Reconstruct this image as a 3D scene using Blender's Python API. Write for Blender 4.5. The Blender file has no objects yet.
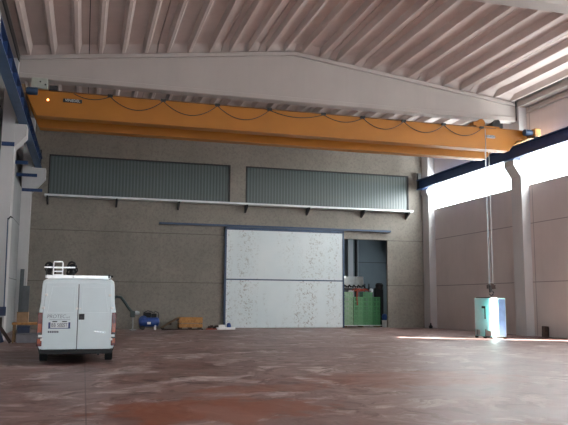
import bpy, bmesh, math, random
from mathutils import Vector, Matrix
random.seed(7)
S = bpy.context.scene
C = S.collection
R = math.radians

# ------------------------------------------------------------------ camera
cam_d = bpy.data.cameras.new('camera'); cam = bpy.data.objects.new('camera', cam_d); C.objects.link(cam)
yaw, pitch, roll, F = 0.27953, 0.12695, 0.00681, 691.1
fw = Vector((math.sin(yaw)*math.cos(pitch), math.cos(yaw)*math.cos(pitch), math.sin(pitch)))
r0 = Vector((math.cos(yaw), -math.sin(yaw), 0)); u0 = r0.cross(fw)
rr = r0*math.cos(roll) + u0*math.sin(roll); uu = -r0*math.sin(roll) + u0*math.cos(roll)
m = Matrix((rr, uu, -fw)).transposed().to_4x4(); m.translation = Vector((0, 0, 1.6))
cam.matrix_world = m
cam_d.sensor_width = 36; cam_d.lens = F/568*36; cam_d.clip_end = 300
S.camera = cam

# ------------------------------------------------------------------ world, sun, exposure
S.view_settings.view_transform = 'Standard'; S.view_settings.look = 'None'
S.view_settings.exposure = -0.6; S.view_settings.gamma = 1; S.view_settings.use_curve_mapping = False
S.cycles.use_denoising = True
S.cycles.max_bounces = 8; S.cycles.diffuse_bounces = 5
W = bpy.data.worlds.new('sky'); S.world = W; W.use_nodes = True
W.node_tree.nodes['Background'].inputs[0].default_value = (0.75, 0.88, 1, 1)
W.node_tree.nodes['Background'].inputs[1].default_value = 1.0
SUN_AZ = math.atan2(3.65, -6.1); SUN_EL = R(34)
sd = bpy.data.lights.new('sun', 'SUN'); sun = bpy.data.objects.new('sun', sd); C.objects.link(sun)
sd.energy = 450; sd.angle = R(0.5); sd.color = (1, .96, .9)
dv = Vector((math.cos(SUN_AZ)*math.cos(SUN_EL), math.sin(SUN_AZ)*math.cos(SUN_EL), -math.sin(SUN_EL)))
sun.rotation_euler = dv.to_track_quat('-Z', 'Y').to_euler(); sun.location = (40, 0, 30)
def area(name, loc, aim, sx, sy, e, col):
    l = bpy.data.lights.new(name, 'AREA'); o = bpy.data.objects.new(name, l); C.objects.link(o)
    l.shape = 'RECTANGLE'; l.size = sx; l.size_y = sy; l.energy = e; l.color = col
    o.location = loc; o.rotation_euler = (Vector(aim)-Vector(loc)).to_track_quat('-Z', 'Y').to_euler()
    return o
FRONT_E, BACK_E, PANE_E = 2000, 520, 32
area('daylight_front_doorway', (5, -7.7, 3), (9, 20, 2), 12, 5.6, FRONT_E, (.72, .90, 1))
area('fill_back_room', (24, 46, 5), (17, 44, 2), 3, 3, BACK_E, (.75, .9, 1))  # added fill lamp, the closed back room has no window

# ------------------------------------------------------------------ materials
def nmat(name):
    m = bpy.data.materials.new(name); m.use_nodes = True
    nt = m.node_tree; return m, nt, nt.nodes['Principled BSDF']
def N(nt, t, **kw):
    n = nt.nodes.new(t)
    for k, v in kw.items():
        if isinstance(k, str) and hasattr(n, k): setattr(n, k, v)
    return n
def mix(nt, fac, a, b):
    n = nt.nodes.new('ShaderNodeMix'); n.data_type = 'RGBA'
    for s, v in ((0, fac), (6, a), (7, b)):
        if isinstance(v, (float, int)): n.inputs[s].default_value = v
        elif isinstance(v, tuple): n.inputs[s].default_value = (*v, 1)
        else: nt.links.new(v, n.inputs[s])
    return n.outputs[2]
def mth(nt, op, a, b=0.0, c=None):
    n = nt.nodes.new('ShaderNodeMath'); n.operation = op
    for i, v in enumerate((a, b, c)):
        if v is None: continue
        if isinstance(v, (float, int)): n.inputs[i].default_value = v
        else: nt.links.new(v, n.inputs[i])
    return n.outputs[0]
def coords(nt, scale=(1, 1, 1)):
    tc = nt.nodes.new('ShaderNodeTexCoord'); mp = nt.nodes.new('ShaderNodeMapping')
    mp.inputs['Scale'].default_value = scale; nt.links.new(tc.outputs['Object'], mp.inputs[0]); return mp.outputs[0]
def noise(nt, vec, s, d=4, r=.55):
    n = nt.nodes.new('ShaderNodeTexNoise'); n.inputs['Scale'].default_value = s; n.inputs['Detail'].default_value = d
    n.inputs['Roughness'].default_value = r; nt.links.new(vec, n.inputs['Vector']); return n.outputs[0]
def ramp(nt, fac, a, b):
    n = nt.nodes.new('ShaderNodeMapRange'); n.inputs[1].default_value = a; n.inputs[2].default_value = b
    nt.links.new(fac, n.inputs[0]); return n.outputs[0]
def plain(name, col, rough=.6, metal=0, var=.12, ns=6, bump=0):
    m, nt, b = nmat(name); v = coords(nt)
    f = noise(nt, v, ns)
    c = mix(nt, ramp(nt, f, .3, .7), tuple(x*(1-var) for x in col), tuple(min(1, x*(1+var)) for x in col))
    nt.links.new(c, b.inputs['Base Color']); b.inputs['Roughness'].default_value = rough; b.inputs['Metallic'].default_value = metal
    return m
def glow(name, col, e):
    m, nt, b = nmat(name); b.inputs['Base Color'].default_value = (*col, 1)
    b.inputs['Emission Color'].default_value = (*col, 1); b.inputs['Emission Strength'].default_value = e; return m
def concrete(name, col, joints=(), speck=0.0, rough=.75, streak=.1, jc=.45):
    """joints: list of (axis index, coordinate, width) dark grooves between precast panels"""
    m, nt, b = nmat(name); v = coords(nt)
    base = mix(nt, ramp(nt, noise(nt, v, .6, 6), .3, .7), tuple(x*(1-streak) for x in col), tuple(x*(1+streak) for x in col))
    st = noise(nt, coords(nt, (2.2, 2.2, .15)), 1.5, 3)
    base = mix(nt, mth(nt, 'MULTIPLY', ramp(nt, st, .5, .8), streak*2), base, tuple(x*.6 for x in col))
    if speck:
        sp = noise(nt, v, 9, 4, .75)
        base = mix(nt, mth(nt, 'MULTIPLY', ramp(nt, sp, .48, .62), speck), base, tuple(x*.45 for x in col))
        sp2 = noise(nt, v, 12, 3, .7)
        base = mix(nt, mth(nt, 'MULTIPLY', ramp(nt, sp2, .56, .66), speck*.6), base, tuple(min(1, x*1.5) for x in col))
    if joints:
        tc = nt.nodes.new('ShaderNodeTexCoord'); sx = nt.nodes.new('ShaderNodeSeparateXYZ'); nt.links.new(tc.outputs['Object'], sx.inputs[0])
        for ax, val, w in joints:
            d = mth(nt, 'ABSOLUTE', mth(nt, 'SUBTRACT', sx.outputs[ax], val))
            base = mix(nt, mth(nt, 'LESS_THAN', d, w), base, tuple(x*jc for x in col))
    nt.links.new(base, b.inputs['Base Color']); b.inputs['Roughness'].default_value = rough
    return m

def floor_mat():
    m, nt, b = nmat('polished_red_concrete'); v = coords(nt); vs = coords(nt, (.35, 1, 1))
    n1 = noise(nt, v, .22, 6, .6)
    wp = nt.nodes.new('ShaderNodeTexNoise'); wp.inputs['Scale'].default_value = .5; wp.inputs['Detail'].default_value = 3; nt.links.new(v, wp.inputs['Vector'])
    va = nt.nodes.new('ShaderNodeVectorMath'); va.operation = 'MULTIPLY_ADD'; va.inputs[1].default_value = (3.5, 3.5, 0); nt.links.new(wp.outputs['Color'], va.inputs[0]); nt.links.new(v, va.inputs[2])
    n2 = noise(nt, va.outputs[0], .8, 10, .68); n3 = noise(nt, va.outputs[0], 1.7, 8, .72)
    c = mix(nt, ramp(nt, n1, .35, .65), (.145, .068, .060), (.235, .145, .130))
    c = mix(nt, mth(nt, 'MULTIPLY', ramp(nt, n2, .50, .64), .8), c, (.54, .46, .44))
    c = mix(nt, mth(nt, 'MULTIPLY', ramp(nt, n3, .52, .60), .75), c, (.085, .034, .022))
    # reddish wet stains on the near floor
    tc = nt.nodes.new('ShaderNodeTexCoord'); sx = nt.nodes.new('ShaderNodeSeparateXYZ'); nt.links.new(tc.outputs['Object'], sx.inputs[0])
    def blob(cx, cy, rx, ry):
        a = mth(nt, 'DIVIDE', mth(nt, 'SUBTRACT', sx.outputs[0], cx), rx); d = mth(nt, 'DIVIDE', mth(nt, 'SUBTRACT', sx.outputs[1], cy), ry)
        q = mth(nt, 'SQRT', mth(nt, 'ADD', mth(nt, 'MULTIPLY', a, a), mth(nt, 'MULTIPLY', d, d)))
        q = mth(nt, 'ADD', q, mth(nt, 'MULTIPLY', mth(nt, 'SUBTRACT', noise(nt, v, 1.6, 6, .65), .5), 2.6))
        return ramp(nt, q, 1.05, .8)
    s = mth(nt, 'MAXIMUM', blob(1.9, 10.4, 1.7, 1.2), mth(nt, 'MULTIPLY', blob(6.5, 13.5, 2.6, 1.4), .7))
    s = mth(nt, 'MAXIMUM', s, mth(nt, 'MULTIPLY', blob(3.3, 12.6, 1.5, .5), .8))
    c = mix(nt, mth(nt, 'MULTIPLY', s, .75), c, (.21, .052, .018))
    d = mth(nt, 'ABSOLUTE', mth(nt, 'SUBTRACT', sx.outputs[0], .1))
    c = mix(nt, mth(nt, 'MULTIPLY', mth(nt, 'LESS_THAN', d, .012), .5), c, (.04, .02, .02))
    nt.links.new(c, b.inputs['Base Color'])
    nt.links.new(ramp(nt, n2, .2, .9), b.inputs['Roughness'])
    rr_ = nt.nodes.new('ShaderNodeMapRange'); rr_.inputs[1].default_value = .3; rr_.inputs[2].default_value = .7
    rr_.inputs[3].default_value = .34; rr_.inputs[4].default_value = .6
    nt.links.new(n2, rr_.inputs[0]); nt.links.new(rr_.outputs[0], b.inputs['Roughness'])
    bp = nt.nodes.new('ShaderNodeBump'); bp.inputs['Strength'].default_value = .12; bp.inputs['Distance'].default_value = .02
    nt.links.new(noise(nt, v, 3, 5), bp.inputs['Height']); nt.links.new(bp.outputs[0], b.inputs['Normal'])
    return m
def door_mat(name, amt):
    m, nt, b = nmat(name); v = coords(nt)
    band = noise(nt, coords(nt, (.9, 1, .10)), 1.2, 2)
    sp = noise(nt, v, 10, 3, .75)
    f = mth(nt, 'MULTIPLY', ramp(nt, sp, .54, .62), mth(nt, 'MULTIPLY', ramp(nt, band, .45, .6), amt))
    c = mix(nt, ramp(nt, noise(nt, v, .5, 3), .3, .7), (.60, .67, .69), (.68, .73, .74))
    c = mix(nt, f, c, (.25, .22, .18)); nt.links.new(c, b.inputs['Base Color']); b.inputs['Roughness'].default_value = .38
    return m
def ribbed_glass(name):
    m, nt, b = nmat(name)
    w = nt.nodes.new('ShaderNodeTexWave'); w.wave_type = 'BANDS'; w.bands_direction = 'X'; w.inputs['Scale'].default_value = 1.7
    nt.links.new(coords(nt), w.inputs['Vector'])
    c = mix(nt, w.outputs[1], (.06, .08, .08), (.10, .125, .125))
    c = mix(nt, mth(nt, 'MULTIPLY', ramp(nt, noise(nt, coords(nt, (.12, 1, 1)), 1.4, 3), .5, .75), .3), c, (.12, .12, .08))
    nt.links.new(c, b.inputs['Base Color']); b.inputs['Roughness'].default_value = .3
    bp = nt.nodes.new('ShaderNodeBump'); bp.inputs['Strength'].default_value = .3; bp.inputs['Distance'].default_value = .02
    nt.links.new(w.outputs[1], bp.inputs['Height']); nt.links.new(bp.outputs[0], b.inputs['Normal'])
    return m

M = {}
M['floor'] = floor_mat()
M['backwall'] = concrete('exposed_aggregate_concrete', (.235, .21, .18), [(2, 2.58, .018), (2, 5.36, .018)], speck=.38)
M['sidewall'] = concrete('painted_precast_wall', (.60, .53, .505), [(2, 2.58, .02), (2, 5.45, .02), (2, 11.0, .02), (1, 28.85, .02)], streak=.05)  # base colour raised in place of stronger light on the right wall
M['leftwall'] = concrete('precast_wall_cool_lit', (.36, .37, .375), [(2, 2.58, .02), (2, 5.45, .02)], streak=.08)  # bluish copy of the precast wall, cool light put into its colour
M['column'] = concrete('white_painted_concrete', (.54, .53, .53), streak=.05)
M['roof'] = concrete('roof_concrete', (.56, .475, .445), streak=.07)
M['beam'] = concrete('beam_concrete', (.42, .375, .35), streak=.04)
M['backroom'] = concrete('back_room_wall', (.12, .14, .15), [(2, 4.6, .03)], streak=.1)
M['yellow'] = plain('crane_yellow_paint', (.36, .13, .006), .5, 0, .06, 1)
M['blue'] = plain('blue_steel_paint', (.018, .05, .15), .45, 0, .15, 3)
M['blue_floor_lit'] = plain('blue_flange_floor_lit', (.05, .12, .25), .45, 0, .12, 3)  # same blue steel, light from the floor put into the colour
M['door_blue'] = plain('door_frame_blue', (.03, .06, .12), .45, 0, .2, 3)
M['door_up'] = door_mat('door_upper_panel', .55)
M['door_low'] = door_mat('door_lower_panel', .8)
M['dark'] = plain('dark_steel', (.02, .02, .022), .5, 0, .3, 8)
M['black'] = plain('black_rubber', (.012, .012, .013), .7, 0, .3, 12)
M['grey'] = plain('grey_metal', (.32, .33, .33), .45, .3, .1, 5)
M['cabinet'] = plain('cabinet_grey', (.36, .38, .33), .5, 0, .1, 5)
M['white_metal'] = plain('galvanised_ledge', (.62, .66, .66), .4, .2, .1, 3)
M['alu'] = plain('aluminium', (.75, .76, .76), .35, .6, .1, 6)
M['ribglass'] = ribbed_glass('ribbed_translucent_panel')
M['darkglass'] = plain('dark_window', (.035, .03, .028), .35, 0, .2, 2)
M['pane'] = glow('daylit_window_pane', (.93, 1, 1), PANE_E)
M['van'] = plain('van_white_paint', (.64, .73, .75), .35, 0, .03, 2)
M['van_panel'] = plain('van_door_white', (.61, .70, .72), .35, 0, .03, 2)
M['seam'] = plain('van_door_seam', (.15, .17, .18), .6)
M['glass'] = plain('tinted_glass', (.02, .025, .03), .1)
M['red'] = plain('red_lens', (.11, .02, .018), .25, 0, .2, 9)
M['orange'] = plain('orange_lens', (.30, .06, .025), .25, 0, .15, 9)
M['whitelens'] = plain('white_lens', (.75, .75, .72), .25)
M['plate'] = plain('number_plate_white', (.62, .66, .68), .4)
M['plateblue'] = plain('number_plate_blue', (.03, .05, .16), .4)
M['textdark'] = plain('dark_lettering', (.06, .07, .10), .5)
M['textgrey'] = plain('grey_lettering', (.20, .23, .27), .5)
M['chrome'] = plain('chrome', (.35, .37, .38), .2, .8)
M['card'] = plain('cardboard', (.33, .21, .12), .8, 0, .15, 6)
M['wood'] = plain('orange_wood', (.42, .20, .06), .7, 0, .25, 9)
M['wood2'] = plain('brown_wood', (.20, .12, .06), .75, 0, .3, 9)
M['wood3'] = plain('dark_wood', (.05, .03, .025), .75, 0, .3, 9)
M['greyboard'] = plain('grey_board', (.10, .11, .12), .7, 0, .15, 4)
M['greybox'] = plain('grey_box', (.20, .20, .23), .7, 0, .12, 4)
M['bluecrate'] = plain('dark_blue_crate', (.02, .035, .08), .5, 0, .2, 6)
M['compblue'] = plain('compressor_blue', (.02, .06, .24), .4, 0, .2, 6)
M['hose'] = plain('dark_green_hose', (.02, .04, .04), .5, 0, .3, 12)
M['greens'] = [plain('green_plastic_%s' % n, c, .5, 0, .15, 10) for n, c in
               (('pale', (.27, .42, .27)), ('mid', (.13, .31, .15)), ('deep', (.09, .27, .12)), ('dark', (.05, .21, .08)))]
M['film'] = plain('pale_cyan_wrap', (.50, .90, .94), .3, 0, .05, 3)
_b = M['film'].node_tree.nodes['Principled BSDF']
_b.inputs['Subsurface Weight'].default_value = .9; _b.inputs['Subsurface Radius'].default_value = (.8, 1, 1); _b.inputs['Subsurface Scale'].default_value = 1.0
M['whitefilm'] = plain('white_film_sheet', (.95, .97, .97), .4, 0, .01)
_b = M['whitefilm'].node_tree.nodes['Principled BSDF']
_b.inputs['Subsurface Weight'].default_value = .9; _b.inputs['Subsurface Radius'].default_value = (1, 1, 1); _b.inputs['Subsurface Scale'].default_value = .3
M['filmshade'] = plain('shaded_blue_wrap', (.20, .34, .60), .35, 0, .12, 3)  # wrap tone with the shade put into the colour
M['white'] = plain('white_plastic', (.8, .8, .8), .5)
M['strap'] = plain('red_strap', (.35, .06, .03), .6)
M['bluebag'] = plain('blue_plastic', (.03, .08, .28), .5)
M['lamp'] = glow('lit_lamp', (1, .45, .15), 6)

# ------------------------------------------------------------------ helpers
class MB:
    def __init__(s): s.b = bmesh.new()
    def box(s, x0, x1, y0, y1, z0, z1, rot=None, piv=None):
        vs = [Vector((x, y, z)) for x in (x0, x1) for y in (y0, y1) for z in (z0, z1)]
        if rot is not None:
            pv = Vector(piv) if piv else Vector(((x0+x1)/2, (y0+y1)/2, (z0+z1)/2)); vs = [rot @ (v-pv)+pv for v in vs]
        v = [s.b.verts.new(p) for p in vs]
        for f in ((0, 1, 3, 2), (4, 6, 7, 5), (0, 4, 5, 1), (2, 3, 7, 6), (0, 2, 6, 4), (1, 5, 7, 3)): s.b.faces.new([v[i] for i in f])
        return s
    def prism(s, pts, a0, a1, axis='y'):
        """pts 2-D outline: (x,z) extruded along y; (y,z) along x; (x,y) along z"""
        def mk(p, a): return {'y': (p[0], a, p[1]), 'x': (a, p[0], p[1]), 'z': (p[0], p[1], a)}[axis]
        A = [s.b.verts.new(mk(p, a0)) for p in pts]; B = [s.b.verts.new(mk(p, a1)) for p in pts]
        n = len(pts); s.b.faces.new(A); s.b.faces.new(B[::-1])
        for i in range(n): s.b.faces.new((A[i], B[i], B[(i+1) % n], A[(i+1) % n]))
        return s
    def tube(s, pts, r, n=10, r_end=None):
        pts = [Vector(p) for p in pts]; rings = []
        for i, p in enumerate(pts):
            d = (pts[min(i+1, len(pts)-1)]-pts[max(i-1, 0)]).normalized()
            a = d.cross(Vector((0, 0, 1)) if abs(d.z) < .95 else Vector((1, 0, 0))).normalized(); c = d.cross(a)
            q = r if r_end is None else r+(r_end-r)*i/(len(pts)-1)
            rings.append([s.b.verts.new(p+a*q*math.cos(2*math.pi*k/n)+c*q*math.sin(2*math.pi*k/n)) for k in range(n)])
        for A, B in zip(rings, rings[1:]):
            for k in range(n): s.b.faces.new((A[k], A[(k+1) % n], B[(k+1) % n], B[k]))
        s.b.faces.new(rings[0]); s.b.faces.new(rings[-1][::-1]); return s
    def lathe(s, prof, c, axis, n=24):
        """prof (along axis, radius) revolved about an axis vector through c"""
        ax = Vector(axis).normalized(); a = ax.cross(Vector((0, 0, 1)) if abs(ax.z) < .9 else Vector((1, 0, 0))).normalized(); d = ax.cross(a); c = Vector(c)
        rings = [[s.b.verts.new(c+ax*h+a*q*math.cos(2*math.pi*k/n)+d*q*math.sin(2*math.pi*k/n)) for k in range(n)] for h, q in prof]
        for A, B in zip(rings, rings[1:]):
            for k in range(n): s.b.faces.new((A[k], A[(k+1) % n], B[(k+1) % n], B[k]))
        s.b.faces.new(rings[0]); s.b.faces.new(rings[-1][::-1]); return s
    def loft(s, secs):
        rings = [[s.b.verts.new(p) for p in sec] for sec in secs]; n = len(rings[0])
        for A, B in zip(rings, rings[1:]):
            for k in range(n): s.b.faces.new((A[k], A[(k+1) % n], B[(k+1) % n], B[k]))
        s.b.faces.new(rings[0]); s.b.faces.new(rings[-1][::-1]); return s
    def done(s, name, mat, parent=None, bevel=0, smooth=False):
        bmesh.ops.recalc_face_normals(s.b, faces=s.b.faces)
        me = bpy.data.meshes.new(name); s.b.to_mesh(me); s.b.free(); me.materials.append(mat)
        if smooth:
            for p in me.polygons: p.use_smooth = True
            try: me.set_sharp_from_angle(angle=R(40))
            except Exception: pass
        o = bpy.data.objects.new(name, me); C.objects.link(o)
        if parent: o.parent = parent
        if bevel:
            b = o.modifiers.new('bevel', 'BEVEL'); b.width = bevel; b.segments = 2; b.limit_method = 'ANGLE'
        return o
def tag(o, label, cat, group=None):
    o['label'] = label; o['category'] = cat
    if group: o['group'] = group
    return o
def struct(o): o['kind'] = 'structure'; return o
def thing(name, label, cat, loc=(0, 0, 0), rz=0, group=None):
    o = bpy.data.objects.new(name, None); o.empty_display_size = .2; C.objects.link(o); o.location = loc; o.rotation_euler = (0, 0, rz)
    return tag(o, label, cat, group)
def dup(o, parent=None):
    c = o.copy(); C.objects.link(c)
    if parent: c.parent = parent
    for ch in list(o.children): dup(ch, c)
    return c
def word(name, txt, mat, parent, loc, rot, size, ext=.004, sx=1.0, shear=0):
    cu = bpy.data.curves.new(name, 'FONT'); cu.body = txt; cu.size = size; cu.extrude = ext; cu.shear = shear
    cu.align_x = 'CENTER'; cu.align_y = 'CENTER'; t = bpy.data.objects.new(name, cu); C.objects.link(t)
    dg = bpy.context.evaluated_depsgraph_get(); me = bpy.data.meshes.new_from_object(t.evaluated_get(dg))
    bpy.data.objects.remove(t); me.materials.clear(); me.materials.append(mat)
    o = bpy.data.objects.new(name, me); C.objects.link(o); o.location = loc; o.rotation_euler = rot; o.scale = (sx, 1, 1); o.parent = parent
    return o
def arc(c, r, a0, a1, n, plane='xz'):
    out = []
    for i in range(n+1):
        a = a0+(a1-a0)*i/n; p, q = r*math.cos(a), r*math.sin(a)
        out.append({'xz': (c[0]+p, c[1], c[2]+q), 'yz': (c[0], c[1]+p, c[2]+q), 'xy': (c[0]+p, c[1]+q, c[2])}[plane])
    return out

# ------------------------------------------------------------------ room shell
XL, XR, YB, YF = -3.4, 20.95, 39.5, -8.0
CX = 8.85                                   # roof ridge
def roof_z(x): return 12.95-abs(x-CX)*.122   # top of the roof beams
struct(MB().box(XL-.3, 32, YF, 52, -.3, 0).done('floor', M['floor']))
# back wall with two window strips and the doorway
WZ0, WZ1 = 7.27, 9.52; W1 = (-2.12, 8.03); W2 = (8.97, 19.55); DX0, DX1, DZ = 10.9, 18.04, 5.38
b = MB(); y0, y1 = YB, YB+.16
b.box(XL-.3, DX0, y0, y1, 0, DZ).box(DX1, XR+.3, y0, y1, 0, DZ).box(XL-.3, XR+.3, y0, y1, DZ, WZ0)
b.box(XL-.3, W1[0], y0, y1, WZ0, WZ1).box(W1[1], W2[0], y0, y1, WZ0, WZ1).box(W2[1], XR+.3, y0, y1, WZ0, WZ1)
b.prism([(XL-.3, WZ1), (XR+.3, WZ1), (XR+.3, 12.2), (CX, 13.6), (XL-.3, 12.2)], y0, y1)
struct(b.done('wall_back', M['backwall']))
# right wall: opening strip for the clerestory, a tall narrow gap of a door left ajar out of frame
CZ0, CZ1 = 7.36, 9.55; SL0, SL1 = 24.3, 24.83
b = MB(); x0, x1 = XR, XR+.3
b.box(x0, x1, YF, SL0, 0, 5.9).box(x0, x1, SL1, YB, 0, 5.9).box(x0, x1, YF, YB, 5.9, CZ0).box(x0, x1, YF, YB, CZ1, 12.2)
struct(b.done('wall_right', M['sidewall']))
LZ0, LZ1 = 7.45, 9.05
b = MB(); x0, x1 = XL-.3, XL
b.box(x0, x1, YF, YB, 0, LZ0).box(x0, x1, YF, YB, LZ1, 12.2)
struct(b.done('wall_left', M['leftwall']))
b = MB(); y0, y1 = YF-.3, YF
b.box(XL-.3, 0, y0, y1, 0, 13.5).box(14, XR+.3, y0, y1, 0, 13.5).box(0, 14, y0, y1, 5.9, 13.5)
struct(b.done('wall_front', M['sidewall']))
# back room shell
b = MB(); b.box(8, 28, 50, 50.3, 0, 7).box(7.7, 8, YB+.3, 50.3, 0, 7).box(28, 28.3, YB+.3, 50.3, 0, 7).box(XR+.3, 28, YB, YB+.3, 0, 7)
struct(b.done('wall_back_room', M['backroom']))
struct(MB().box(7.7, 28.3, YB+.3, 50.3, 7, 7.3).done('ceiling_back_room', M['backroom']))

# clerestory windows of the right wall, bay by bay
wi = 1
for (ya, yb) in ((YF, 5.2), (5.2, 17.2), (17.2, 29.5), (29.5, YB)):
    w = bpy.data.objects.new('window_%d' % wi, None); C.objects.link(w); struct(w); wi += 1
    MB().box(XR+.12, XR+.16, ya+.05, yb-.05, CZ0+.04, CZ1-.04).done('pane', M['pane'], w)
    MB().box(XR+.08, XR+.2, ya, yb, CZ0, CZ0+.04).box(XR+.08, XR+.2, ya, yb, CZ1-.04, CZ1).box(XR+.08, XR+.2, ya, ya+.05, CZ0, CZ1).box(XR+.08, XR+.2, yb-.05, yb, CZ0, CZ1).done('window_frame', M['grey'], w)
w = bpy.data.objects.new('window_%d' % wi, None); C.objects.link(w); struct(w); wi += 1
MB().box(XL-.2, XL-.15, YF, YB, LZ0, LZ1).done('pane', M['darkglass'], w)
for (xa, xb) in (W1, W2):
    w = bpy.data.objects.new('window_%d' % wi, None); C.objects.link(w); struct(w); wi += 1
    MB().box(xa+.06, xb-.06, YB+.06, YB+.12, WZ0+.06, WZ1-.06).done('ribbed_pane', M['ribglass'], w)
    t = .07
    MB().box(xa, xb, YB-.03, YB+.14, WZ1-t, WZ1).box(xa, xb, YB-.03, YB+.14, WZ0, WZ0+t).box(xa, xa+t, YB-.03, YB+.14, WZ0+t, WZ1-t).box(xb-t, xb, YB-.03, YB+.14, WZ0+t, WZ1-t).done('window_frame', M['dark'], w)

# steel ledge below the back windows with its brackets
t = struct(MB().box(-2.25, 19.6, YB-.55, YB-.02, 7.14, 7.25).done('trim_1', M['white_metal']))
for x in (-2.1, 1.55, 5.0, 8.95, 12.75, 16.3, 19.3):
    MB().prism([(YB-.02, 6.72), (YB-.02, 7.14), (YB-.62, 7.14), (YB-.62, 7.05)], x-.05, x+.05, 'x').done('bracket', M['dark'], t)
# roof panels: ribbed precast slabs between the beams
edges = [-3.05, -.2, 2.62, 5.44, 7.15, 10.55, 12.26, 15.08, 17.9, 20.72]
def roof_panel(xa, xb, ya, yb):
    nrib = max(2, round((xb-xa)/.94)); g = .018
    xs = [xa+(xb-xa)*(k+.5)/nrib for k in range(nrib)]
    pts = []; rb, rt = .06, .17
    top = lambda x: roof_z(x)+.38
    pts.append((xa+g, roof_z(xa)+.26))
    for x in xs:
        pts += [(x-rt, roof_z(x-rt)+.26), (x-rb, roof_z(x-rb)+.02), (x+rb, roof_z(x+rb)+.02), (x+rt, roof_z(x+rt)+.26)]
    pts.append((xb-g, roof_z(xb)+.26)); pts.append((xb-g, top(xb)))
    if xa < CX < xb: pts.insert(0, (xa+g, top(xa))); pts.append((CX, top(CX)))
    else: pts.append((xa+g, top(xa)))
    if xa < CX < xb:
        pts = [pts[-1]]+pts[:-1]
        pts = pts
    b = MB().prism(pts, ya, yb)
    cuts = [xa+g]+([CX] if xa < CX < xb else [])+[xb-g]
    for x0, x1 in zip(cuts, cuts[1:]):          # solid sloped ends of the slab where it sits on the beams
        for ye, s_ in ((ya, 1), (yb, -1)):
            A = [(x0, ye, roof_z(x0)+.01), (x0, ye+s_*.75, roof_z(x0)+.265), (x0, ye, roof_z(x0)+.265)]
            B = [(x1, ye, roof_z(x1)+.01), (x1, ye+s_*.75, roof_z(x1)+.265), (x1, ye, roof_z(x1)+.265)]
            b.loft([A, B])
    return b
root = bpy.data.objects.new('ceiling', None); C.objects.link(root); struct(root)
for (ya, yb) in ((YF, 5.2), (5.22, 17.2), (17.22, 29.5), (29.52, YB+.1)):
    for xa, xb in zip(edges, edges[1:]):
        roof_panel(xa, xb, ya, yb).done('roof_panel', M['roof'], root)
MB().prism([(XL-.4, 12.35-.35), (CX, 13.55), (XR+.4, 12.0), (XR+.4, 12.3), (CX, 13.8), (XL-.4, 12.3)], YF-.3, YB+.3).done('roof_cover', M['dark'], root)
# eave gutters along both side walls
for sgn, xw, n in ((1, XR, 2), (-1, XL, 3)):
    a, c = (xw-.45, xw) if sgn > 0 else (xw, xw+.45)
    struct(MB().box(a, c, YF, YB, 11.3, 11.95).done('trim_%d' % n, M['beam']))
struct(MB().tube([(20.42, YF, 11.62), (20.42, 29.18, 11.62)], .035, 8).tube([(20.42, 29.16, 11.65), (20.42, 29.16, 10.6)], .03, 8).done('trim_4', M['dark']))
struct(MB().box(XR-.12, XR, YF, 28.85, 10.98, 11.12).done('trim_5', M['beam']))
struct(MB().box(XL+.45, XL+.5, YF, 29.2, 11.2, 11.5).done('trim_6', M['dark']))

# ------------------------------------------------------------------ columns and beams
def column(label, side, y, d=.85, ext=.68, cz=(7.25, 8.05)):
    xi = 20.5 if side > 0 else -2.92; xo = XR if side > 0 else XL; s = -side
    t = thing('concrete_column', label, 'column', ((xi+xo)/2, y, 0))
    cx = (xi+xo)/2; a = xi-cx; o = xo-cx
    MB().prism([(a, 0), (o, 0), (o, 11.3), (a, 11.3)] if side < 0 else [(o, 0), (a, 0), (a, 11.3), (o, 11.3)], -d/2+.0, d/2).done('shaft', M['column'], t)
    MB().prism([(a, cz[0]), (a, 8.58), (a+s*ext, 8.58), (a+s*ext, cz[1])], -d/2+.02, d/2-.02).done('corbel', M['column'], t)
    return t
c1 = column('pale concrete column on the right wall with a corbel under the blue crane rail', 1, 29.5, .85, .38, (7.78, 8.32))
c2 = column('white concrete column at the left picture edge with a flared corbel', -1, 29.42, .85, .44, (7.62, 8.13))
c3 = column('concrete column in the far right corner of the hall', 1, 39.08, .8, .1, (8.2, 8.4))
c4 = column('concrete column in the far left corner behind the leaning grey boards', -1, 39.08, .8)
column('concrete column on the right wall carrying the nearer roof beam', 1, 17.2)
column('concrete column on the left wall carrying the nearer roof beam', -1, 17.2)

def roof_beam(label, y):
    t = thing('roof_beam', label, 'beam', (CX, y, 10.57))
    def zz(x): return roof_z(x+CX)-10.57
    L, Rr = -11.9, 11.75
    b = MB(); b.box(L, Rr, -.28, .28, 0, .22)
    b.prism([(L, .22), (Rr, .22), (Rr, zz(Rr)-.18), (0, zz(0)-.18), (L, zz(L)-.18)], -.2, .2)
    b.prism([(L, zz(L)-.18), (0, zz(0)-.18), (Rr, zz(Rr)-.18), (Rr, zz(Rr)), (0, zz(0)), (L, zz(L))], -.28, .28)
    b.done('tapered_girder', M['beam'], t, bevel=.03)
    return t
roof_beam('long white concrete roof beam with a low peaked top above the yellow crane', 29.48)
roof_beam('nearer concrete roof beam cutting across the top right corner', 17.2)

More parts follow.
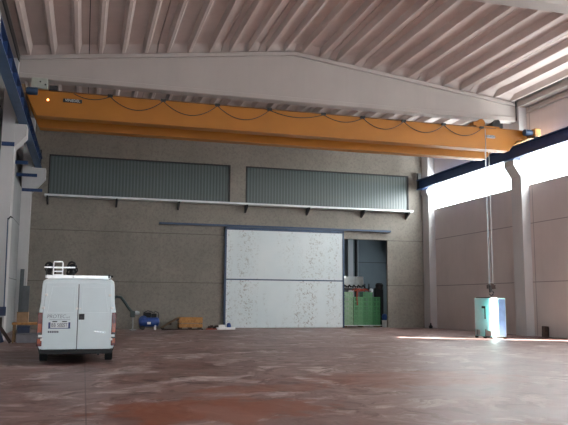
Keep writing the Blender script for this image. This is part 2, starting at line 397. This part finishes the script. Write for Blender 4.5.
# ------------------------------------------------------------------ blue crane runways
def runway(label, x, side):
    t = thing('crane_runway', label, 'steel beam', (x, YF+1, 8.6)); L = YB-.3-(YF+1)
    MB().box(-.17, .17, 0, L, 0, .035).done('bottom_flange', M['blue_floor_lit'] if side < 0 else M['blue'], t)
    MB().box(-.012, .012, 0, L, .035, .575).box(-.17, .17, 0, L, .575, .61).done('web', M['blue'], t)
    MB().box(-.03, .03, 0, L, .61, .67).done('rail', M['dark'], t)
    y = 1.2
    while y < L and side < 0:
        MB().box(-.15, .15, y, y+.015, .035, .575).done('stiffener_plate', M['blue'], t); y += 1.5
    MB().box(-.12, .12, L-.16, L, .0, 1.05).done('end_stop', M['dark'], t)
    return t
runway('dark blue steel crane rail beam along the left wall', -2.62, -1)
runway('dark blue steel crane rail beam across the bright window band on the right', 20.12, 1)
# blue bracket bars on the left wall
for (xa, xb, y, z, lb) in ((-3.38, -2.9, 28.98, 7.72, 'short blue steel bar on the front of the white column'),
                           (-3.55, -2.75, 33.8, 7.9, 'blue steel bar on the left wall, nearest beyond the white column'),
                           (-3.55, -2.55, 37.2, 7.9, 'blue steel bar on the left wall, middle of three beyond the white column'),
                           (-3.38, -2.35, 38.66, 7.35, 'blue steel bar low on the far left corner column, lowest of the blue bars')):
    o = MB().box((xa-xb)/2, (xb-xa)/2, -.03, .03, -.08, -.05).box((xa-xb)/2, (xb-xa)/2, -.008, .008, -.05, .05).box((xa-xb)/2, (xb-xa)/2, -.03, .03, .05, .08).done('steel_bar', M['blue'])
    o.location = ((xa+xb)/2, y-.04, z); tag(o, lb, 'steel bar', None)

# ------------------------------------------------------------------ the overhead crane
YC = 27.65
cr = thing('overhead_crane', 'yellow double-girder overhead crane spanning the hall below the roof beam', 'crane', (8.75, YC, 9.27))
ox = 8.75
def gx(x): return x-ox
GT, GB = .38, -.62
def girder(y):
    out = [(gx(-2.5), GT), (gx(-2.42), GT-.22), (gx(-2.06), GB), (gx(18.9), GB), (gx(19.35), GT-.5), (gx(19.9), GT-.38), (gx(19.9), GT)]
    g = MB().prism(out, y, y+.42).done('girder', M['yellow'], cr, bevel=.012)
    MB().box(gx(-2.05), gx(18.9), y-.05, y+.47, GB-.02, GB).done('bottom_flange', M['yellow'], g)
    MB().box(gx(-2.5), gx(19.9), y-.05, y+.47, GT, GT+.02).done('top_flange', M['yellow'], g)
    return g
g1 = girder(0); g2 = girder(1.95)
for x, n in ((-2.62, 'l'), (20.12, 'r')):
    e = MB().box(gx(x)-.16, gx(x)+.16, -.55, 2.95, .06, .42).done('end_truck', M['wood'] if n == 'r' else M['wood2'], cr, bevel=.03)
    for yy in (-.3, 2.7):
        MB().lathe([(-.1, .17), (.1, .17)], (gx(x), yy, .17), (1, 0, 0), 20).done('wheel', M['dark'], e, smooth=True)
    s = 1 if n == 'l' else -1
    MB().lathe([(0, .12), (.1, .15), (.4, .15), (.42, .1)], (gx(x)+s*.2, -.35, .22), (s, 0, 0), 16).done('drive_motor', M['door_blue'], e, smooth=True)
# electrical cabinet and gear at the left end
cb = MB().box(gx(-2.28), gx(-1.68), -.12, .3, .42, .84).done('control_cabinet', M['cabinet'], cr, bevel=.015)
MB().lathe([(0, .03), (.03, .03)], (gx(-1.95), -.15, .68), (0, 1, 0), 12).done('knob', M['dark'], cb)
MB().lathe([(0, .035), (.03, .035)], (gx(-1.76), -.15, .58), (0, 1, 0), 12).done('knob', M['dark'], cb)
MB().lathe([(0, .1), (.28, .1), (.3, .05)], (gx(-1.6), .05, .52), (1, 0, 0), 14).box(gx(-1.62), gx(-1.3), -.05, .15, .38, .46).done('cable_reel', M['dark'], cr, smooth=True)
lp = MB().lathe([(0, .045), (.04, .04), (.06, .02)], (gx(-1.65), -.0, .02), (0, -1, 0), 14).done('warning_lamp', M['lamp'], cr, smooth=True)
# nameplates
def plate(x, z, w):
    p = MB().box(gx(x)-w/2, gx(x)+w/2, -.035, -.006, z-.075, z+.075).done('name_plate', M['dark'] if x < 5 else M['grey'], cr, bevel=.05)
    word('lettering', 'VINEDEL', M['plate'] if x < 5 else M['textdark'], p, (gx(x), -.042, z), (R(90), 0, 0), .14, .003, 1.05)
plate(-.73, .05, .72); plate(17.93, -.02, .42)
# festoon
xs = [-.7, .69, 2.78, 5.01, 7.25, 9.67, 11.5, 13.47, 15.47, 17.44]
MB().tube([(gx(-1.3), -.07, .37), (gx(18.2), -.07, .37)], .012, 6).done('festoon_wire', M['dark'], cr)
for i, (a, c) in enumerate(zip(xs, xs[1:])):
    sag = (.18, .47, .5, .5, .22, .25, .42, .42, .42)[i]
    pts = [(gx(a+(c-a)*k/12), -.09, .33-sag*(1-(2*k/12-1)**2)) for k in range(13)]
    MB().tube(pts, .017, 6).done('festoon_cable', M['dark'], cr)
    MB().box(gx(c)-.1, gx(c)+.1, -.11, -.03, .32, .42).done('cable_trolley', M['dark'], cr)
# hoist trolley between the girders
tr = MB().box(gx(17.25), gx(18.5), .1, 2.1, .42, .52).done('hoist_trolley', M['yellow'], cr, bevel=.01)
MB().lathe([(-.5, .2), (.5, .2)], (gx(17.85), 1.1, .78), (0, 1, 0), 20).done('rope_drum', M['yellow'], tr, smooth=True)
MB().lathe([(-.15, .14), (.2, .17), (.35, .12)], (gx(18.42), .5, .7), (.5, 0, .3), 16).box(gx(18.2), gx(18.75), .2, .7, .5, .72).done('hoist_motor', M['dark'], tr, smooth=True)
MB().box(gx(17.15), gx(17.45), .15, .5, .52, .68).done('limit_box', M['yellow'], tr)
HX = 18.36
for dx in (-.1, .1):
    MB().tube([(gx(HX)+dx, 1.0, .6), (gx(HX)+dx, 1.0, -6.85)], .014, 6).done('hoist_rope', M['white_metal'], cr)
hk = MB().lathe([(-.07, .13), (-.05, .16), (.05, .16), (.07, .13)], (gx(HX), 1.0, -6.93), (0, 1, 0), 20).box(gx(HX)-.2, gx(HX)+.2, .94, 1.06, -7.05, -6.87).done('hook_block', M['wood3'], cr, smooth=True)
MB().tube([(gx(HX)+.02, 1.0, -7.0), (gx(HX)+.02, 1.0, -7.12)]+arc((gx(HX), 1.0, -7.24), .11, R(75), R(-170), 14), .032, 8).done('hook', M['dark'], hk, smooth=True)
MB().tube([(gx(17.6), -.1, .3), (gx(17.6), -.1, -6.9)], .016, 6).done('pendant_cable', M['textgrey'], cr)
MB().box(gx(17.55), gx(17.65), -.16, -.06, -7.25, -6.9).done('pendant_control', M['dark'], cr, bevel=.02)

# ------------------------------------------------------------------ sliding door
d1 = bpy.data.objects.new('door_1', None); C.objects.link(d1); d1.location = (11.4, YB-.12, 0); struct(d1)
a, c = -3.55, 3.6
MB().box(a, c, -.05, .05, .04, 2.78).done('lower_panel', M['door_low'], d1)
MB().box(a, c, -.05, .05, 2.84, 5.68).done('upper_panel', M['door_up'], d1)
f = MB().box(a-.12, a, -.08, .08, .02, 5.82).box(c, c+.1, -.08, .08, .02, 5.82).box(a-.12, c+.1, -.08, .08, 5.68, 5.84).box(a, c, -.07, .07, 2.77, 2.84).done('door_frame', M['door_blue'], d1)
struct(MB().box(3.95, 18.2, YB-.25, YB-.02, 5.86, 5.97).done('trim_7', M['door_blue']))

# ------------------------------------------------------------------ back room contents
o = MB().box(-.3, .3, -.3, .3, 0, 7).done('concrete_pillar', M['column']); o.scale = (.7, 1, 1); o.location = (19.0, 48.4, 0); tag(o, 'pale concrete pillar seen through the doorway', 'column')
o = MB().tube([(0, 0, 0), (0, 0, 7)], .14, 12).done('downpipe', M['dark'], smooth=True); o.location = (19.5, 48.2, 0); tag(o, 'dark pipe standing right of the pillar in the back room', 'pipe')
def crate(name, label, mat, loc, w, d, h, group):
    t = thing(name, label, 'crate', loc, 0, group)
    b = MB(); b.box(-w/2, w/2, -d/2, d/2, 0, .02)
    for k in range(5):
        z = .02+k*(h-.04)/5
        for s in (-1, 1): b.box(-w/2, w/2, s*d/2-.012, s*d/2+.012, z, z+(h-.04)/5*.62); b.box(s*w/2-.012, s*w/2+.012, -d/2, d/2, z, z+(h-.04)/5*.62)
    for sx in (-1, 1):
        for sy in (-1, 1): b.box(sx*(w/2-.03)-.035, sx*(w/2-.03)+.035, sy*(d/2-.03)-.035, sy*(d/2-.03)+.035, .02, h-.02)
    b.done('crate_body', mat, t)
    MB().box(-w/2-.015, w/2+.015, -d/2-.015, -d/2+.02, h-.045, h).box(-w/2-.015, w/2+.015, d/2-.02, d/2+.015, h-.045, h).box(-w/2-.015, -w/2+.02, -d/2, d/2, h-.045, h).box(w/2-.02, w/2+.015, -d/2, d/2, h-.045, h).done('rim', mat, t)
    return t
pal = thing('pallet', 'low white-edged pallet under the green crates in the doorway', 'pallet', (16.75, 40.7, 0))
MB().box(-1.3, 1.3, -.35, .35, .1, .13).done('deck', M['white'], pal)
for x in (-1.2, -.1, 1.0): MB().box(x, x+.12, -.35, .35, 0, .1).done('block', M['wood2'], pal)
cols = [(15.78, 'first', 'pale', .64), (16.46, 'second', 'bright', .6), (17.1, 'third', 'deep', .6), (17.68, 'fourth', 'dark', .5)]
ords = ['lowest', 'second from the bottom', 'third from the bottom', 'fourth from the bottom', 'fifth from the bottom', 'sixth from the bottom', 'seventh from the bottom']
stack_n = [7, 6, 7, 6]
for i, (x, nm, hue, w) in enumerate(cols):
    for k in range(stack_n[i]):
        h = .29
        crate('plastic_crate', '%s green crate, %s in the %s doorway stack from the left' % (hue, ords[k], nm), M['greens'][i], (x, 40.7+random.uniform(-.01, .01), .13+k*h), w, .5, h, 'green crates stacked in the doorway')
TOPZ = .13+7*.29
o = MB().box(-.85, .85, -.03, .03, 0, .76).done('white_board', M['white_metal']); o.location = (16.85, 42.6, 2.45); tag(o, 'pale grey board standing behind the green crates', 'board')
rk = thing('shelf_rack', 'dark metal rack behind the green crates', 'rack', (16.8, 42.7, 0))
for x in (-1.2, 1.2):
    for y in (-.35, .35): MB().box(x-.03, x+.03, y-.03, y+.03, 0, 2.75).done('post', M['dark'], rk)
for z in (1.2, 2.35): MB().box(-1.2, 1.2, -.38, .38, z, z+.08).done('shelf', M['dark'], rk)
b = MB()
for k in range(6):
    x = -.9+k*.32; b.tube([(x, 0, 0), (x+.1, 0, .14), (x+.25, 0, .03)], .06, 7)
o = b.done('dark_sacks', M['dark'], smooth=True); o.location = (16.8, 42.4, 2.49); tag(o, 'dark bundle lying on the rack behind the crates', 'bundle')
b = MB(); random.seed(3)
for k in range(7):
    x = random.uniform(-.35, .35); z = random.uniform(.02, .12)
    b.tube([(x-.25, 0, z), (x, -.05, z+.15), (x+.22, 0, z+.02)], .03, 6)
b.tube([(-.35, -.27, .1), (-.38, -.3, -.3), (-.34, -.3, -.8)], .035, 6)
o = b.done('red_webbing', M['strap'], smooth=True); o.location = (16.7, 40.62, TOPZ); tag(o, 'tangle of reddish brown straps hanging over the top green crates', 'strap')
o = MB().lathe([(0, .08), (.1, .12), (.22, .1), (.25, .04)], (0, 0, 0), (0, 0, 1), 12).done('plastic_bag', M['white'], smooth=True); o.location = (17.45, 40.7, .13+6*.29 if False else TOPZ); tag(o, 'small white bag on top of the third crate stack', 'bag')
mc = thing('drill_machine', 'tall black machine standing right of the green crates', 'machine', (18.3, 41.4, 0))
MB().box(-.3, .33, -.3, .3, 0, .15).done('base', M['black'], mc)
MB().box(-.27, .3, -.02, .25, .15, 2.45).done('body', M['black'], mc, bevel=.03)
MB().lathe([(0, .2), (.3, .27), (.42, .18)], (0, -.05, 2.35), (0, 0, 1), 14).done('head', M['black'], mc, smooth=True)
o = MB().lathe([(0, .13), (.3, .15), (.31, .16), (.32, .16)], (0, 0, 0), (0, 0, 1), 18).done('bucket', M['white'], smooth=True); o.location = (18.24, 40.5, 0); o.scale = (1, 1, 1.35); tag(o, 'white bucket on the floor right of the green crates', 'bucket')
o = MB().lathe([(0, .12), (.2, .17), (.36, .13), (.4, .05)], (0, 0, 0), (0, 0, 1), 14).done('blue_bag', M['bluebag'], smooth=True); o.location = (18.25, 40.5, .432); tag(o, 'blue plastic bag resting on the white bucket', 'bag')

# ------------------------------------------------------------------ van
van = thing('van', 'white panel van with closed rear doors parked at the left, roof rack on top', 'van', (-.12, 18.35, 0))
van.scale = (.965, 1, .975)
def sec(y, zt, w=1.0, zb=.38, tw=.89):
    k = [(.93, zb), (.97, zb+.15), (.975, .95), (.965, 1.3)]
    half = [(x*w, min(z, zt-.12)) for x, z in k]
    if zt > 1.5: half += [(.93*w, 1.55), (tw*w+.02, zt-.14), (tw*w, zt-.05), (tw*w-.07, zt)]
    else: half += [(.95*w, zt-.10), (.93*w, zt-.06), (.88*w, zt-.02), (.78*w, zt)]
    pts = half+[(0, zt+.02)]+[(-x, z) for x, z in half[::-1]]
    return [(x, y, z) for x, z in pts]
body = MB().loft([sec(0, 2.13, .985), sec(.03, 2.16), (sec(.5, 2.17)), sec(2.7, 2.17), sec(3.15, 2.05), sec(3.95, 1.32, .99), sec(4.55, 1.05, .95), sec(4.75, .85, .85, .4)]).done('body', M['van'], van, smooth=True)
MB().prism([(-.72, 3.17), (.72, 3.17), (.82, 3.93), (-.82, 3.93)], 0, .02, 'z').done('windscreen', M['glass'], van)
ws = van.children[-1]
ws.data.transform(Matrix.Identity(4))
for v in ws.data.vertices: v.co.z += 2.06-(v.co.y-3.15)*.73/.8+.02
# rear doors
for s in (-1, 1):
    out = [(.012*s, .37), (s*.86, .37), (s*.865, 1.3), (s*.845, 1.5), (s*.82, 2.05), (s*.012, 2.07)]
    dr = MB().prism(out, -.03, .0).done('rear_door', M['van_panel'], van, bevel=.012)
    q = [(.10*s, 1.30), (s*.76, 1.30), (s*.66, 1.95), (s*.10, 1.95)]
    b = MB()
    for p0, p1 in zip(q, q[1:]+q[:1]): b.tube([(p0[0], -.03, p0[1]), (p1[0], -.03, p1[1])], .007, 5)
    b.done('panel_crease', M['van'], dr)
    for z in (.62, 1.42, 1.75):
        xx = .86 if z < 1.5 else .80
        MB().box(s*xx-.035, s*xx+.035, -.055, -.02, z-.03, z+.03).done('hinge', M['whitelens'], dr, bevel=.008)
MB().box(-.012, .012, -.02, -.002, .37, 2.03).done('door_gap', M['seam'], van)
MB().box(.03, .17, -.05, -.025, 1.12, 1.27).done('door_handle', M['black'], van, bevel=.01)
MB().box(.05, .15, -.06, -.05, 1.14, 1.2).done('handle_grip', M['dark'], van.children[-1])
MB().box(-.06, .0, -.06, -.03, 1.38, 1.43).box(.03, .08, -.05, -.03, 1.385, 1.42).done('wiper_cap', M['whitelens'], van)
pl = MB().box(-.72, -.17, -.045, -.03, .90, 1.06).done('number_plate', M['plate'], van, bevel=.01)
MB().box(-.715, -.665, -.05, -.044, .905, 1.055).box(-.225, -.175, -.05, -.044, .905, 1.055).box(-.72, -.17, -.05, -.044, .895, .912).done('blue_band', M['plateblue'], pl)
for x in (-.56, -.32): MB().box(x-.06, x+.06, -.06, -.03, 1.06, 1.085).done('plate_light', M['dark'], pl)
word('plate_lettering', 'BB 500ST', M['textdark'], pl, (-.445, -.047, .98), (R(90), 0, 0), .13, .002, .78)
word('lettering', 'PROTEC', M['textgrey'], van, (-.53, -.034, 1.20), (R(90), 0, 0), .13, .002, .95, .15)
word('small_lettering', 'srl', M['textgrey'], van, (-.24, -.034, 1.18), (R(90), 0, 0), .07, .002, 1.3)
MB().box(-.70, -.18, -.034, -.03, 1.115, 1.125).done('lettering_rule', M['textgrey'], van)
b = MB()
for k in range(6): b.box(-.72+k*.045, -.685+k*.045, -.036, -.03, .79, .835)
b.done('badge', M['textdark'], van)
b = MB()
for k in range(7): b.box(.44+k*.04, .465+k*.04, -.036, -.03, .80-k*.004, .84-k*.004)
b.done('chrome_badge', M['chrome'], van)
for s in (-1, 1):
    tl = MB().box(s*.86 if s > 0 else -.985, .985 if s > 0 else -.86, -.025, .06, .45, 1.30).done('tail_light', M['red'], van, bevel=.02)
    MB().box(s*.925-.045, s*.925+.045, -.034, -.02, .80, 1.02).done('orange_lens', M['orange'], tl)
    MB().box(s*.925-.04, s*.925+.04, -.034, -.02, .52, .64).done('orange_lens', M['orange'], tl)
    MB().box(s*.905-.045, s*.905+.045, -.040, -.02, .68, .74).done('white_lens', M['whitelens'], tl)
    MB().box(s*.925-.045, s*.925+.045, -.034, -.02, .64, .80).done('dark_lens', M['dark'], tl)
MB().prism([(-.96, .46), (-.90, .27), (.90, .27), (.96, .46), (.95, .46), (.90, .36), (-.90, .36), (-.95, .46)], -.10, .25).done('bumper', M['black'], van, bevel=.02)
MB().box(-.78, .78, .3, 4.2, .22, .42).done('chassis', M['black'], van)
MB().tube([(.55, -.02, .24), (.55, .9, .26)], .03, 8).done('exhaust', M['dark'], van)
for x in (-.85, .85):
    for y in (1.0, 3.9):
        w = MB().lathe([(-.1, .27), (-.09, .315), (.09, .315), (.1, .27)], (x, y, .32), (1, 0, 0), 28).done('wheel', M['black'], van, smooth=True)
        MB().lathe([(-.105, .18), (.105, .18)], (x, y, .32), (1, 0, 0), 20).done('hub', M['grey'], w, smooth=True)
for s in (-1, 1):
    MB().box(s*.9, s*1.02, 3.55, 3.62, 1.25, 1.55).done('side_mirror', M['black'], van, bevel=.02)
# roof rack: three cross bars on feet
rk = []
for y in (.25, 1.4, 2.5):
    b = MB().box(-.86, .80, y-.03, y+.03, 2.19, 2.265)
    for x in (-.66, .66): b.box(x-.02, x+.02, y-.02, y+.02, 2.13, 2.2)
    b.done('roof_bar', M['alu'], van)
for x in (-.84, -.16):
    MB().box(x-.015, x+.015, .22, 2.5, 2.44, 2.47).box(x-.015, x+.015, .22, .25, 2.2, 2.44).done('rack_side_rail', M['dark'], van)
MB().box(-.9, -.12, .21, .25, 2.45, 2.485).done('rack_top_bar', M['alu'], van)
MB().lathe([(0, .03), (.05, .03)], (.76, .14, 2.27), (0, 1, 0), 10).box(.74, .79, .2, .26, 2.2, 2.29).done('bar_end', M['dark'], van)
o = MB().box(-.47, .47, -.06, 2.3, 0, .05).done('black_panel', M['black'], None, bevel=.01); o.location = (.25, 18.65, 2.171); tag(o, 'flat black panel lying on the van roof rack, right side', 'panel')
ld = thing('ladder', 'folded aluminium ladder lying on the left of the van roof rack', 'ladder', (-.65, 18.52, 2.172))
for x in (-.11, .11): MB().tube([(x, 0, 0), (x, 0, .34), (x*.75, 0, .38)], .017, 8).tube([(x, 0, .05), (x, 2.0, .05)], .017, 8).done('side_rail', M['alu'], ld)
for z in (.04, .13, .22, .375): MB().box(-.11, .11, -.015, .015, z-.014, z+.014).done('rung', M['alu'], ld)
random.seed(5)
for (cx, lb, n) in ((-.84, 'black cable bundle on the rack left of the ladder', 7), (-.33, 'black cable bundle on the rack right of the ladder', 8)):
    b = MB()
    for k in range(n+4):
        rad = random.uniform(.05, .085); zc = rad+.025+random.uniform(0, .2); xo = random.uniform(-.07, .07)
        b.tube([(xo+rad*math.cos(a*math.pi/6), random.uniform(0, .02)+k*.04, zc+rad*math.sin(a*math.pi/6)) for a in range(13)], .022, 6)
    o = b.done('cable_bundle', M['black'], smooth=True); o.location = (cx-.0, 18.62, 2.172); tag(o, lb, 'cable')

# ------------------------------------------------------------------ left corner clutter
bn = thing('workbench', 'low wooden bench with an orange-brown top left of the van', 'bench', (-1.75, 27.6, 0))
MB().box(-.72, .75, -.35, .35, .66, .74).done('top', M['wood'], bn, bevel=.01)
for x in (-.66, .66):
    for y in (-.3, .3): MB().box(x-.03, x+.03, y-.03, y+.03, 0, .66).done('leg', M['wood2'], bn)
t = thing('cardboard_box', 'brown cardboard box on the wooden bench by the left column', 'box', (-2.13, 27.55, .74))
MB().box(-.2, .2, -.17, .17, 0, .38).done('carton', M['card'], t, bevel=.008)
MB().box(-.2, .0, -.175, -.17, .37, .385).box(0.005, .2, -.175, -.17, .37, .385).box(-.2, .2, -.02, .02, .38, .384).done('tape', M['wood2'], t)
o = MB().box(-.5, .28, -.2, .2, 0, .36).box(-.52, .30, -.22, .22, .3, .36).done('grey_case', M['greybox'], bevel=.02); o.location = (-1.8, 27.5, 0); tag(o, 'pale grey case on the floor under the wooden bench', 'case')
o = MB().box(-.21, .21, -.18, .18, 0, .25).box(-.23, .23, -.2, .2, .2, .25).done('tool_crate', M['bluecrate'], bevel=.01); o.location = (-2.07, 27.5, .36); tag(o, 'dark blue crate on the grey case under the bench', 'crate')
def plank(label, x, y, w, h, lean_x, lean_y, mat, t=.03, name='board'):
    o = MB().box(-w/2, w/2, -t/2, t/2, 0, h).done(name, mat, bevel=.004); o.location = (x, y, 0.005+abs(math.sin(lean_x))*w/2); o.rotation_euler = (lean_y, lean_x, 0)
    tag(o, label, 'board'); return o
plank('tall narrow grey board leaning in the far left corner', -3.12, 38.35, .2, 3.15, 0, R(-4), M['greyboard'])
plank('shorter wide grey board leaning in the far left corner', -2.86, 37.9, .34, 2.3, 0, R(-9), M['greyboard'])
plank('dark plank leaning against the white left column, steepest of three', -3.0, 28.55, .16, .95, R(-4), R(-22), M['wood3'])
plank('dark plank leaning against the white left column, middle of three', -2.78, 27.35, .14, .8, R(-20), 0, M['bluecrate'])
plank('dark plank leaning against the white left column, rightmost of three', -2.45, 26.9, .12, .82, R(-34), 0, M['wood3'])
cp = thing('wall_pipe', 'thin dark pipe running up the white left column', 'pipe', (-3.02, 28.93, 0))
MB().tube([(0.08, 0, 1.3), (0.04, 0, 4.75)], .022, 8).done('pipe', M['door_blue'], cp)
MB().tube([(0.04, 0, 4.7), (.14, 0, 4.82), (.2, 0, 4.76)], .03, 8).done('hook', M['dark'], cp)
o = MB().box(-.12, .12, -.06, .06, 0, .35).done('switch_box', M['bluecrate'], bevel=.01); o.location = (-2.98, 28.90, .95); tag(o, 'dark blue box mounted low on the white left column', 'box')

# ------------------------------------------------------------------ things along the back wall
hz = thing('suction_hose', 'dark green flexible hose arching from behind the van down to a stand', 'hose', (2.2, 37.6, 0))
P0 = Vector((-.55, 0, 1.72))
pts = [(-.75, 0, 1.55), (-.55, 0, 1.76), (-.3, 0, 1.72), (-.08, 0, 1.45), (.08, 0, 1.2), (.25, 0, 1.0), (.42, 0, .88)]
MB().tube(pts, .075, 12).done('hose', M['hose'], hz, smooth=True)
MB().box(.2, .45, -.1, .1, .68, 1.0).done('clamp', M['hose'], hz, bevel=.02)
MB().tube([(.36, 0, .02), (.34, 0, .7)], .035, 10).box(.2, .52, -.15, .15, 0, .04).done('stand', M['grey'], hz)
MB().lathe([(0, .08), (.1, .11), (.24, .09), (.26, .03)], (.42, 0, .92), (1, 0, -.1), 14).done('nozzle', M['white_metal'], hz, smooth=True)
MB().tube([(-.75, 0, 0.02), (-.75, 0, 1.6)], .04, 10).box(-.95, -.55, -.2, .2, 0, .04).done('post', M['dark'], hz)

ac = thing('air_compressor', 'blue air compressor with black motor on the floor by the back wall', 'compressor', (3.45, 38.2, 0))
MB().lathe([(-.55, .08), (-.5, .2), (-.42, .26), (.42, .26), (.5, .2), (.55, .08)], (0, 0, .42), (1, 0, 0), 24).done('tank', M['compblue'], ac, smooth=True)
MB().lathe([(-.07, .22), (-.05, .24), (.05, .24), (.07, .22)], (-.32, -.1, .52), (0, 1, 0), 24).done('belt_guard', M['compblue'], ac, smooth=True)
MB().lathe([(-.2, .12), (.2, .12)], (-.12, .05, .80), (1, 0, 0), 16).box(-.3, .05, -.08, .15, .66, .74).done('motor', M['black'], ac, smooth=True)
b = MB().box(.12, .36, -.1, .14, .66, .86)
for k in range(5): b.box(.10, .38, -.12, .16, .70+k*.035, .715+k*.035)
b.done('pump_head', M['black'], ac)
MB().tube([(.24, 0, .88), (.3, 0, 1.0), (.48, 0, .9), (.5, 0, .6)], .022, 8).tube([(-.3, -.1, .92), (-.1, -.15, 1.02), (.2, -.1, .93)], .025, 8).done('air_pipe', M['dark'], ac)
for s in (-1, 1): MB().lathe([(-.03, .12), (.03, .12)], (-.36, s*.26, .12), (0, 1, 0), 18).done('wheel', M['black'], ac)
for s in (-1, 1): MB().box(.28, .36, s*.18-.03, s*.18+.03, 0, .25).done('foot', M['white'], ac)
MB().box(-.12, .06, -.3, -.25, .3, .42).done('label_plate', M['white'], ac)

wc = thing('wooden_crate', 'orange-brown slatted wooden crate by the back wall', 'crate', (5.7, 38.5, 0))
b = MB()
for z0, z1 in ((.12, .3), (.36, .62)):
    for y in (-.38, .36): b.box(-.62, .62, y, y+.02, z0, z1)
    for x in (-.64, .62): b.box(x, x+.02, -.38, .38, z0, z1)
b.done('side_slats', M['wood'], wc)
for x in (-.6, .54):
    for y in (-.36, .3): MB().box(x, x+.06, y, y+.06, .1, .62).done('corner_post', M['wood2'], wc)
MB().box(-.64, .64, -.4, .4, .62, .66).done('lid', M['wood'], wc)
for x in (-.6, -.06, .48): MB().box(x, x+.12, -.38, .38, 0, .12).done('runner', M['wood3'], wc)
lp_ = thing('pallet', 'brown wooden pallet tilted against the left side of the wooden crate', 'pallet', (4.16, 38.3, .01))
rot = Matrix.Rotation(R(-31), 3, 'Y')
for k in range(5):
    MB().box(0, 1.02, -.38+k*.17, -.28+k*.17, .09, .115, rot, (0, 0, 0)).done('deck_board', M['wood2'], lp_)
for x in (.0, .46, .92):
    MB().box(x, x+.1, -.38, .4, .0, .09, rot, (0, 0, 0)).done('bearer', M['wood3'], lp_)
o = MB().box(-1.1, 1.1, -.07, .07, 0, .07).done('timber_beam', M['wood3']); o.location = (5.2, 37.75, 0); tag(o, 'dark timber lying on the floor in front of the wooden crate', 'timber')
o = MB().box(-.3, .3, -.06, .06, 0, .05).done('timber_beam', M['strap']); o.location = (6.85, 38.2, 0); tag(o, 'short reddish timber on the floor right of the wooden crate', 'timber')
b = MB(); random.seed(9)
for k in range(9):
    x = random.uniform(-.3, .3); b.box(x, x+.14, random.uniform(-.1, 0), .08, k*.012, .1+k*.015)
o = b.done('scrap_pile', M['wood3']); o.location = (7.0, 38.55, 0); tag(o, 'small dark brown scrap heap between wooden crate and sliding door', 'scrap')
ty = thing('tray', 'white flat tray on the floor at the left foot of the sliding door', 'tray', (7.65, 38.2, 0))
MB().box(-.5, .5, -.2, .2, 0, .03).box(-.5, .5, -.2, -.18, .03, .12).box(-.5, .5, .18, .2, .03, .12).box(-.5, -.48, -.18, .18, .03, .12).box(.48, .5, -.18, .18, .03, .12).done('tray_body', M['white'], ty)
o = MB().lathe([(0, .1), (.15, .13), (.3, .09), (.33, .03)], (0, 0, 0), (0, 0, 1), 14).done('plastic_can', M['bluebag'], smooth=True); o.location = (7.82, 38.2, .031); tag(o, 'small blue can standing in the white tray', 'can')
o = MB().box(-.17, .17, -.12, .12, 0, .22).done('white_carton', M['white'], bevel=.01); o.location = (7.42, 38.2, .031); tag(o, 'small white carton standing in the white tray', 'box')

# ------------------------------------------------------------------ hanging-load box and right wall objects
bx = thing('wrapped_crate', 'tall pale cyan wrapped crate below the crane hook near the right wall', 'crate', (17.60, 27.62, 0))
hx, hy, Hh = .34, .72, 1.78
MB().box(-hx, hx, -hy, hy, .08, Hh).done('wrapped_load', M['film'], bx, bevel=.02)
for x in (-hx, hx-.1):
    for y in (-hy, -.05, hy-.1): MB().box(x, x+.1, y, y+.1, 0, .08).done('pallet_block', M['wood3'], bx)
MB().box(-.02, hx-.03, -hy-.006, -hy, .14, Hh-.05).done('side_shade', M['filmshade'], bx)  # part of the face beyond the sun stripe, shade painted as blue sheet
b = MB()
MB().box(-hx-.006, -hx, -.18, -.10, .85, 1.42).box(-hx-.006, -hx, -.10, .12, 1.32, 1.42).done('marking', M['black'], bx)
MB().box(-hx-.008, -hx, hy-.42, hy-.06, .12, .36).done('label_sheet', M['whitefilm'], bx)
MB().box(-hx-.008, -hx, -hy+.1, -hy+.55, .12, .36).done('label_sheet', M['whitefilm'], bx)
MB().box(-hx-.01, -hx, hy-.22, hy-.16, .12, .36).box(-hx-.01, -hx, -.18, -.12, .1, .4).done('strap', M['textgrey'], bx)
b = MB().box(-hx+.02, hx-.2, -.5, .6, Hh, Hh+.035)
b.done('top_cover', M['dark'], bx)
o = MB().box(-.2, .2, -.06, .06, 0, .5).box(-.17, .0, -.075, -.06, .05, .45).box(.03, .17, -.075, -.06, .05, .45).done('brown_case', M['wood3'], bevel=.01); o.location = (20.74, 28.0, .0); o.rotation_euler = (0, R(4), R(20)); tag(o, 'small dark brown case leaning by the right wall beside the column', 'case')
o = MB().lathe([(0, .1), (.12, .12), (.2, .05), (.32, .04)], (0, 0, 0), (0, 0, 1), 12).done('dark_bottle', M['dark'], smooth=True); o.location = (20.3, 38.3, 0); tag(o, 'small dark can on the floor in the far right corner', 'can')
